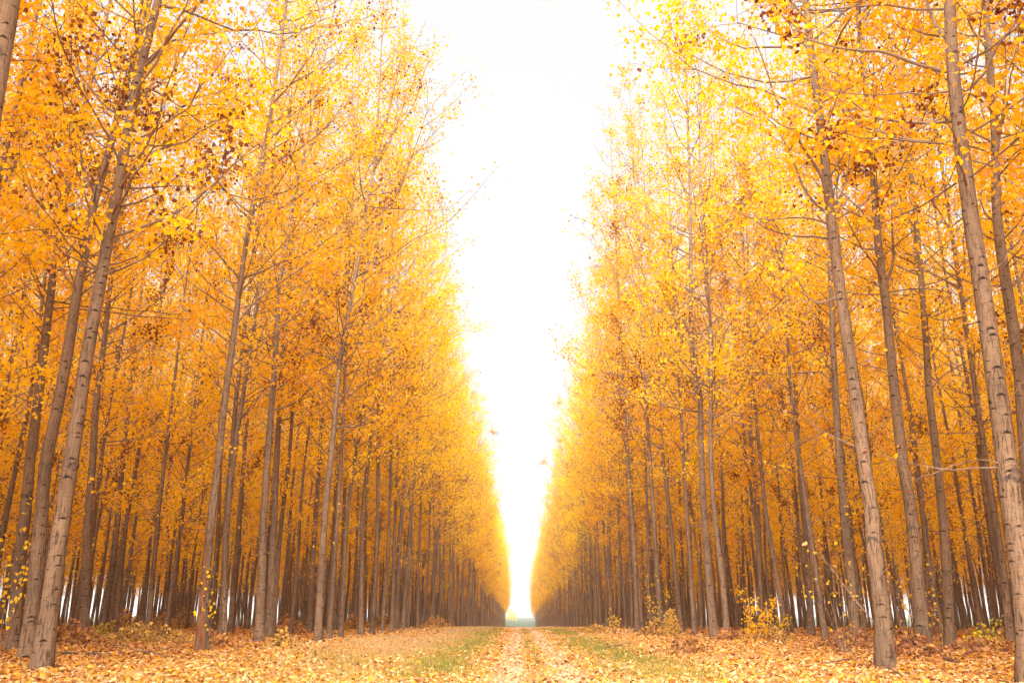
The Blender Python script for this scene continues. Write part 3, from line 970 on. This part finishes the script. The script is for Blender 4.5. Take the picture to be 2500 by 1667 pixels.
def distant_wood():
    a = np.array(rest)
    me = bpy.data.meshes.new("distant_wood")
    me.vertices.add(len(a))
    me.vertices.foreach_set("co", a[:, 1:4].astype(np.float32).ravel())
    at = me.attributes.new("which", 'INT', 'POINT'); at.data.foreach_set("value", a[:, 0].astype(np.int32))
    at = me.attributes.new("turn", 'FLOAT_VECTOR', 'POINT'); at.data.foreach_set("vector", a[:, 4:7].astype(np.float32).ravel())
    at = me.attributes.new("size", 'FLOAT', 'POINT'); at.data.foreach_set("value", a[:, 7].astype(np.float32))
    me.update()
    o = link("distant_wood", me)
    o["kind"] = "stuff"
    o["label"] = "mass of yellow poplars filling the wood behind and beyond the nearer trees"
    o["category"] = "wood"
    ng = bpy.data.node_groups.new("distant_wood", 'GeometryNodeTree')
    ng.interface.new_socket("Geometry", in_out='INPUT', socket_type='NodeSocketGeometry')
    ng.interface.new_socket("Geometry", in_out='OUTPUT', socket_type='NodeSocketGeometry')
    N, L = ng.nodes, ng.links
    gi_, go = N.new("NodeGroupInput"), N.new("NodeGroupOutput")
    def attr(nm, tp):
        q = N.new("GeometryNodeInputNamedAttribute")
        q.data_type = tp
        q.inputs["Name"].default_value = nm
        return q
    which, turn, size = attr("which", 'INT'), attr("turn", 'FLOAT_VECTOR'), attr("size", 'FLOAT')
    allj = N.new("GeometryNodeJoinGeometry")
    for i, pr in enumerate(PROTOS):
        src = pr.get("src")
        if src is None:
            continue
        jn = N.new("GeometryNodeJoinGeometry")
        for ch in src.children:
            oi = N.new("GeometryNodeObjectInfo")
            oi.transform_space = 'ORIGINAL'
            oi.inputs["Object"].default_value = ch
            L.new(oi.outputs["Geometry"], jn.inputs[0])
        cmp_ = N.new("FunctionNodeCompare")
        cmp_.data_type = 'INT'
        cmp_.operation = 'EQUAL'
        ia = [s for s in cmp_.inputs if s.type == 'INT']
        L.new(which.outputs["Attribute"], ia[0])
        ia[1].default_value = i
        ip = N.new("GeometryNodeInstanceOnPoints")
        L.new(gi_.outputs[0], ip.inputs["Points"])
        L.new(cmp_.outputs[0], ip.inputs["Selection"])
        L.new(jn.outputs[0], ip.inputs["Instance"])
        e2r = N.new("FunctionNodeEulerToRotation")
        L.new(turn.outputs["Attribute"], e2r.inputs[0])
        L.new(e2r.outputs[0], ip.inputs["Rotation"])
        L.new(size.outputs["Attribute"], ip.inputs["Scale"])
        L.new(ip.outputs[0], allj.inputs[0])
    L.new(allj.outputs[0], go.inputs[0])
    md = o.modifiers.new("wood", 'NODES')
    md.node_group = ng
distant_wood()

# ------------------------------------------------------------------ beyond the end of the track
def far_tree(u, vfoot, Y, H, seed, label):
    rng = np.random.default_rng(seed)
    p = plane_point(u, vfoot, Y)
    loc = (float(p[0]), Y, float(ground_z(p[0], Y)))
    q = resample(np.array([[0, 0, -.3], [0, 0, 1], [.2, 0, H * .5], [.1, .1, H]]), 12)
    rad = trunk_radii(q, .25, H)
    (bv, bf), (lv, lf, lt) = build_crown(rng, q, rad, H, H * .2, H * .28, 40, 900, (), .05, 0, (.2, .32))
    root = thing("bare_tree", label, "tree", loc, "misty trees beyond the field edge")
    place_parts(root, trunk_mesh("far_trunk", q, rad, rng, 8), mk_mesh("far_branches", bv, [bf], M_BRANCH), mk_mesh("far_leaves", lv, [lf], M_LEAF, False, None, lt))
far_tree(1240, 1524, 620, 12, 1, "faint misty tree beyond the track end, tallest, against the left trees")
far_tree(1248, 1524, 640, 9, 2, "faint misty tree beyond the track end, middle one of three")
far_tree(1256, 1524, 650, 7, 3, "faint misty tree beyond the track end, smallest, nearest the field gap")

def earth_mound():
    rng = np.random.default_rng(8)
    nu, nv = 40, 14
    x = np.linspace(-8, 7, nu)
    y = np.linspace(-2.0, 2.0, nv)
    X_, Y_ = np.meshgrid(x, y)
    crest = np.interp(x, [-8, -6, -4, 0, 4, 7], [.1, .85, .75, .45, .25, 0])
    Z = crest[None] * np.clip(1 - (Y_ / 2.0) ** 2, 0, 1) + rng.normal(0, .04, X_.shape) - .05
    v = np.stack([X_, Y_ + .3 * np.sin(X_), Z], -1).reshape(-1, 3)
    i = (np.arange(nv - 1)[:, None] * nu + np.arange(nu - 1)[None]).ravel()
    o = link("earth_mound", mk_mesh("earth_mound", v, [np.stack([i, i + 1, i + nu + 1, i + nu], -1)], M_TWIG), None, (-1.0, 358.0, float(ground_z(-1, 358))))
    o["label"] = "low dark mound of earth across the far end of the track"
    o["category"] = "mound"
earth_mound()

# ------------------------------------------------------------------ brush, shoots and fallen branches on the ground
def brush_pile(u, v, wpx, hpx, label, seed, yellow=0.0, dens=1.0):
    rng = np.random.default_rng(seed)
    g = ground_point(u, v, .08)
    sc = np.linalg.norm(g) / F_PX
    W, Hh = wpx * sc * .55, hpx * sc * 1.3
    loc = (float(g[0]), float(g[1]), float(ground_z(g[0], g[1])))
    root = thing("brush_pile", label, "brush", loc, "heaps of withered brush under the trees")
    nt = 34
    o = np.stack([rng.normal(0, W * .4, nt), rng.normal(0, W * .35, nt), np.full(nt, .01)], -1)
    d = norm(np.stack([rng.normal(0, 1, nt), rng.normal(0, 1, nt), rng.uniform(.15, 1.2, nt)], -1))
    L = rng.uniform(.5, 1.15, nt) * max(Hh, W * .6)
    s = np.linspace(0, 1, 5)
    bend = rng.normal(0, .3, (nt, 3)) - np.array([0, 0, .35])
    P = o[:, None] + L[:, None, None] * (d[:, None] * s[None, :, None] + bend[:, None] * (s ** 2)[None, :, None])
    P[..., 2] = np.maximum(P[..., 2], .005)
    V, F = tubes(P, np.full(nt, .006)[:, None] * np.linspace(1.2, .4, 5)[None], 4)
    link("twigs", mk_mesh("brush_twigs", V, [F], M_TWIG), root)
    n = int(np.clip(900 * dens * W * Hh * 4 + 160, 200, 1500))
    th = rng.uniform(0, 2 * np.pi, n)
    rr = np.sqrt(rng.uniform(0, 1, n))
    lump = 1 + .3 * np.sin(th * 3 + seed) + .2 * np.sin(th * 5 + seed * 2)
    pos = np.stack([rr * np.cos(th) * W * lump, rr * np.sin(th) * W * .75 * lump, (1 - rr ** 2) * Hh * rng.uniform(.1, 1.05, n) * (.7 + .4 * np.sin(th * 2 + seed)) + .01], -1)
    tint = rng.beta(1.6, 1.5, n)
    yl = rng.uniform(0, 1, n) < yellow
    tint[yl] *= .25
    lv, lf, lt = leaves(pos, rng.uniform(.06, .11, n), tint, rng, .2, .25, 2.2)
    lf_ = link("withered_leaves", mk_mesh("brush_leaves", lv, [lf], M_DEADLEAF, False, None, lt), root)
    lf_["kind"] = "stuff"

BRUSH = [
 (300, 1553, 150, 40, "long heap of withered brush behind the pale slender left poplar", .2),
 (340, 1570, 190, 34, "broad heap of withered brush in front of the long one, left", .15),
 (160, 1580, 110, 38, "brown brush heap between the stout left poplar and the pale slender one", .15),
 (415, 1535, 90, 36, "brush heap behind the fallen branch, left of the rotten-strip poplar", .3),
 (520, 1582, 70, 26, "low brush at the foot of the rotten-strip poplar", .3),
 (684, 1585, 62, 30, "small round brush clump in front of the straight pale poplar", .25),
 (700, 1548, 110, 34, "brush heap filling the gap behind the straight pale poplar", .2),
 (860, 1536, 90, 28, "brush heap right of the front forked poplar", .3),
 (930, 1533, 70, 24, "brush heap left of the green grass strip's first poplar", .3),
 (1060, 1533, 60, 20, "small brush tuft at the far end of the green grass strip", .4),
 (1672, 1588, 62, 40, "dark brush clump in front of the leaning thin poplar", .1),
 (1590, 1553, 60, 24, "low brown brush at the feet of the slim poplars right of the track", .2),
 (1640, 1552, 44, 44, "yellowish brush tuft behind the dark clump by the leaning poplar", .7),
 (1775, 1570, 60, 24, "brown brush right beside the candelabra poplar's foot", .2),
 (1890, 1566, 90, 26, "brown brush under the yellow leafy sapling", .2),
 (2080, 1580, 130, 30, "dark brush heap left of the tall spreading right poplar", .1),
 (2225, 1610, 90, 34, "dark brush and twigs at the foot of the forked right poplar", .05),
 (2400, 1600, 150, 22, "low dark brush between the pale banded poplar and the right edge", .1),
 (1450, 1541, 60, 14, "tiny brush tuft near the track, first on its right side", .3),
]
for i, (u, v, w, h, lab, yl) in enumerate(BRUSH):
    brush_pile(u, v, w, h, lab, 400 + i, yl)

def leafy_shoot(u, v, hpx, wpx, n, label, seed, tlo=.12, thi=.5, name="leafy_sapling", z=None, big=1.0, nstem=7):
    rng = np.random.default_rng(seed)
    g = ground_point(u, v, .08)
    sc = np.linalg.norm(g) / F_PX
    H, W = hpx * sc, wpx * sc * .5
    loc = (float(g[0]), float(g[1]), float(ground_z(g[0], g[1])))
    root = thing(name, label, "sapling", loc, "leafy young shoots under the trees")
    s = np.linspace(0, 1, 6)
    o = rng.normal(0, .04, (nstem, 3)) * np.array([1, 1, 0])
    tip = np.stack([rng.uniform(-W, W, nstem), rng.uniform(-W, W, nstem) * .7, H * rng.uniform(.55, 1.05, nstem)], -1)
    mid = rng.normal(0, .12, (nstem, 3)) * H
    P = o[:, None] + tip[:, None] * s[None, :, None] + mid[:, None] * (s * (1 - s))[None, :, None]
    V, F = tubes(P, np.full(nstem, .011)[:, None] * np.linspace(1, .25, 6)[None], 5)
    link("stem", mk_mesh("shoot_stem", V, [F], M_TWIG), root)
    own = rng.integers(0, nstem, n)
    tt = rng.uniform(.2, 1.0, n) * 4.999
    k0 = tt.astype(int)
    fr = (tt - k0)[:, None]
    pos = P[own, k0] * (1 - fr) + P[own, k0 + 1] * fr + rng.normal(0, .085, (n, 3))
    tint = rng.uniform(tlo, thi, n)
    g_ = rng.uniform(0, 1, n) < .06
    tint[g_] = rng.uniform(0, .06, g_.sum())
    b_ = rng.uniform(0, 1, n) < .08
    tint[b_] = rng.uniform(.86, .95, b_.sum())
    lv, lf, lt = leaves(pos, rng.uniform(.048, .082, n) * big, tint, rng, .7)
    c = link("foliage", mk_mesh("shoot_leaves", lv, [lf], M_LEAF, False, None, lt), root)

leafy_shoot(1848, 1572, 112, 100, 380, "bushy yellow leafy sapling at the wood's edge, right of the candelabra poplar", 1, .10, .4, big=1.0)
leafy_shoot(1905, 1560, 60, 60, 120, "short greenish sapling right of the bushy yellow one", 2, .02, .3)
leafy_shoot(2060, 1600, 300, 200, 80, "tall thin sapling with scattered yellow leaves left of the spreading poplar", 3, .5, .7, big=.85, nstem=9)
leafy_shoot(2215, 1600, 280, 140, 80, "tall thin sapling with yellow leaves between the two big right poplars", 4, .5, .7, big=.85, nstem=8)
leafy_shoot(2275, 1590, 190, 60, 90, "small yellow-green shoot right of the forked poplar's foot", 5, .03, .3)
leafy_shoot(2420, 1590, 60, 80, 130, "low green shrub near the right edge", 6, .0, .12)
leafy_shoot(255, 1556, 40, 60, 130, "low green weed clump between the left brush heaps", 7, .0, .10)
leafy_shoot(515, 1590, 250, 60, 60, "thin shoot of yellow leaves beside the rotten-strip poplar", 8, .12, .4, nstem=3)
leafy_shoot(6, 1600, 330, 60, 110, "shoot of bright yellow leaves at the left edge of the picture", 9, .12, .4, big=1.2, nstem=4)
leafy_shoot(1600, 1552, 150, 70, 130, "yellow leafed shoot among the slim poplars right of the track", 10, .12, .5)
leafy_shoot(1500, 1545, 60, 50, 90, "small orange leafed shoot, nearest the track on its right", 11, .2, .6)

def fallen_branch(pix, wpx, label, seed, lift=.03, sides=True):
    rng = np.random.default_rng(seed)
    p = np.array([ground_point(u, v, .10) for u, v in pix])
    sc = np.linalg.norm(p[0]) / F_PX
    loc = p[0].copy()
    loc[2] = ground_z(loc[0], loc[1])
    q = resample(p, 14)
    q[:, 2] = ground_z(q[:, 0], q[:, 1]) + lift + .03 * np.abs(np.sin(np.linspace(0, 5, 14) + seed))
    q = q - loc
    root = thing("fallen_branch", label, "branch", tuple(float(a) for a in loc), "broken branches lying on the leaf litter")
    v, f, _ = tube(q, np.linspace(wpx * sc * .5, wpx * sc * .15, 14), 7)
    link("stick", mk_mesh("fallen_stick", v, [f], M_TWIG), root)
    n = 6
    k = rng.integers(3, 12, n)
    o = q[k]
    d = norm(np.gradient(q, axis=0)[k] + rng.normal(0, .06, (n, 3)) + np.array([0, 0, .02]))
    L = rng.uniform(.25, .8, n)
    s = np.linspace(0, 1, 4)
    P = o[:, None] + L[:, None, None] * (d[:, None] * s[None, :, None] + rng.normal(0, .25, (n, 1, 3)) * (s ** 2)[None, :, None])
    V, F = tubes(P, np.full(n, wpx * sc * .16)[:, None] * np.linspace(1, .4, 4)[None], 4)
    link("twig", mk_mesh("fallen_twig", V, [F], M_TWIG), root)

fallen_branch([(150, 1599), (250, 1604), (340, 1602), (430, 1609)], 5, "long straight fallen branch on the leaves beside the stout left poplar", 1)
fallen_branch([(345, 1603), (400, 1598), (440, 1592), (460, 1588)], 5, "short forked fallen branch crossing the long one, left", 2)
fallen_branch([(230, 1596), (290, 1586), (330, 1592), (352, 1602)], 3, "thin arched fallen branch behind the long straight one", 3)
fallen_branch([(880, 1543), (930, 1545), (970, 1543)], 4, "fallen branch under the trees left of the grass strip", 4)
fallen_branch([(1445, 1578), (1480, 1573), (1520, 1571), (1560, 1566)], 5, "fallen branch lying alone on the leaves right of the track", 5)
fallen_branch([(2010, 1625), (2060, 1620), (2100, 1612), (2130, 1616)], 4, "fallen branch left of the tall spreading poplar's foot", 6)
fallen_branch([(2170, 1638), (2185, 1645), (2202, 1655)], 6, "short broken stick just right of the tall spreading poplar's foot", 7)
fallen_branch([(2300, 1612), (2325, 1618), (2345, 1625)], 6, "short dark stick in front of the pale banded poplar", 8)
fallen_branch([(1920, 1590), (1960, 1586), (2000, 1592)], 3, "thin curved fallen twig right of the yellow sapling", 9)

# ------------------------------------------------------------------ leaf litter and grass
def grass_mask(x, y):
    """how grassy a spot is: strips beside and between the ruts"""
    a = 1.3 * np.exp(-((x + 1.25 + .01 * y) / .6) ** 2) * smooth(11, 15, y)
    a2 = np.exp(-((x + 2.4) / 1.1) ** 2) * smooth(16, 22, y)
    b = np.exp(-((x - .28) / .17) ** 2) * .5
    c = np.exp(-((x - 2.1) / .8) ** 2) * .8 * smooth(10, 12, y)
    d = np.exp(-((x + 3.4) / 1.6) ** 2) * .4
    nz = .42 + .58 * np.sin(x * 2.1 + y * .7) * np.sin(y * .45 + 1.3 + x)
    return np.clip(np.maximum.reduce([a, a2 * .9, b, c, d]) * (.45 + .75 * nz), 0, 1)

def litter():
    rng = np.random.default_rng(3)
    chunks = []
    for y0, y1, dens, sz in ((8.3, 14, 420, (.035, .078)), (14, 22, 240, (.045, .085)), (22, 36, 90, (.06, .10)), (36, 70, 18, (.09, .14))):
        hw = .68 * (y1 + 2)
        n = int((y1 - y0) * 2 * hw * dens)
        y = rng.uniform(y0, y1, n)
        x = rng.uniform(-hw, hw, n)
        keep = np.abs(x) < .66 * y + 1.0
        rut = np.exp(-((np.abs(x - .28) - .45) / .26) ** 2)
        patch = np.clip(.55 + .35 * np.sin(x * 1.7 + 1.1 * np.sin(y * .9)) * np.sin(y * 1.1 + x * .6) + .35 * np.sin(x * 4.3 + 2 * np.sin(y * 2.2)) * np.sin(y * 3.7 + x * 1.9), 0, 1)
        keep &= rng.uniform(0, 1, n) < (.38 + .62 * patch) * (1 - .55 * grass_mask(x, y)) * (1 - .3 * rut)
        x, y, rut = x[keep], y[keep], rut[keep]
        m = len(x)
        z = ground_z(x, y) + rng.uniform(.004, .045, m) * (1 - .3 * rut)
        t = rng.uniform(0, 1, m)
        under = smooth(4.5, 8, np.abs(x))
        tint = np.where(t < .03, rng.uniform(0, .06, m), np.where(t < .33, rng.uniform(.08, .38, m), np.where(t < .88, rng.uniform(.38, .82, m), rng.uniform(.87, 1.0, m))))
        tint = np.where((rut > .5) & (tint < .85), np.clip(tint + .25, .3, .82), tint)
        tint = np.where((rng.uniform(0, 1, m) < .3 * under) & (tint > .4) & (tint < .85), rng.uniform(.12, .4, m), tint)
        tint = np.where((rng.uniform(0, 1, m) < .28 * under), rng.uniform(.86, 1.0, m), tint)  # more brown leaves under the trees, part of the shade there put into colour
        chunks.append((np.stack([x, y, z], -1), rng.uniform(*sz, m), tint))
    for hx, hy in hero_spots:                       # drifts against the trunk feet
        m = 130
        r = .12 + np.abs(rng.normal(0, .28, m))
        a = rng.uniform(0, 2 * np.pi, m)
        x, y = hx + r * np.cos(a), hy + r * np.sin(a)
        chunks.append((np.stack([x, y, ground_z(x, y) + .10 * np.exp(-r / .25) * rng.uniform(.1, 1, m)], -1), rng.uniform(.05, .09, m), np.where(rng.uniform(0, 1, m) < .35, rng.uniform(.87, 1, m), rng.uniform(.1, .7, m))))
    pos = np.concatenate([c[0] for c in chunks])
    size = np.concatenate([c[1] for c in chunks])
    tint = np.concatenate([c[2] for c in chunks])
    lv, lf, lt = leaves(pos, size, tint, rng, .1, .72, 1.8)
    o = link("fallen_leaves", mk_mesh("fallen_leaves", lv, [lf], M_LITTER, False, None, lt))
    o["kind"] = "stuff"
    o["label"] = "carpet of fallen yellow and peach leaves over the ground"
    o["category"] = "leaves"
    print("litter", len(pos))
litter()

def grass():
    rng = np.random.default_rng(4)
    xs, ys = [], []
    for y0, y1, n in ((8.3, 16, 60000), (16, 30, 90000), (30, 70, 70000)):
        y = rng.uniform(y0, y1, n)
        x = rng.uniform(-6.0, 4.5, n)
        k = rng.uniform(0, 1, n) < grass_mask(x, y) ** 1.4
        xs.append(x[k]); ys.append(y[k])
    x, y = np.concatenate(xs), np.concatenate(ys)
    m = len(x)
    z = ground_z(x, y)
    dry = smooth(.0, 1.0, (-x - 1.2) / 2.0)
    hgt = rng.uniform(.04, .11, m) * (1 + .35 * dry * smooth(15, 20, y))
    w = rng.uniform(.004, .008, m) * np.interp(y, [9, 30, 70], [1, 1.8, 3.2])
    a = rng.uniform(0, 2 * np.pi, m)
    side = np.stack([np.cos(a), np.sin(a), np.zeros(m)], -1)
    lean = rng.normal(0, .45, (m, 3)) * np.array([1, 1, 0])
    b = np.stack([x, y, z], -1)
    mid = b + hgt[:, None] * (.55 * np.array([0, 0, 1.0]) + lean * .3)
    tip = b + hgt[:, None] * (np.array([0, 0, 1.0]) + lean)
    V = np.stack([b - side * w[:, None], b + side * w[:, None], mid + side * w[:, None] * .7, tip, mid - side * w[:, None] * .7], 1).reshape(-1, 3)
    i = np.arange(m) * 5
    F4 = np.stack([i, i + 1, i + 2, i + 4], -1)
    F3 = np.stack([i + 4, i + 2, i + 3], -1)
    t = np.clip(rng.normal(.20, .2, m) + .6 * dry * (.3 + .7 * smooth(16, 22, y)), 0, 1)
    o = link("grass", mk_mesh("grass", V, [F4, F3], M_GRASS, False, None, np.repeat(t, 5)))
    o["kind"] = "stuff"
    o["label"] = "green and straw coloured grass in strips along the track"
    o["category"] = "grass"
    print("grass", m)
grass()

# ------------------------------------------------------------------ the misty air
def haze():
    x0, x1, y0, y1, z0, z1 = -2300, 2300, -120, 3300, -8.0, 34.0
    v = np.array([[x, y, z] for x in (x0, x1) for y in (y0, y1) for z in (z0, z1)])
    f = np.array([[0, 1, 3, 2], [4, 6, 7, 5], [0, 4, 5, 1], [2, 3, 7, 6], [0, 2, 6, 4], [1, 5, 7, 3]])
    m, n, l = new_mat("misty_air")
    pv = n.new("ShaderNodeVolumePrincipled")
    pv.inputs["Color"].default_value = (.97, .97, .97, 1)
    pv.inputs["Density"].default_value = HAZE_DENSITY
    pv.inputs["Anisotropy"].default_value = 0.0
    out = n.new("ShaderNodeOutputMaterial")
    l.new(pv.outputs[0], out.inputs["Volume"])
    o = link("haze", mk_mesh("haze", v, [f], m, False))
    o["kind"] = "stuff"
    o["label"] = "thin white mist filling the air"
    o["category"] = "mist"
HAZE_DENSITY = 0.00026
haze()
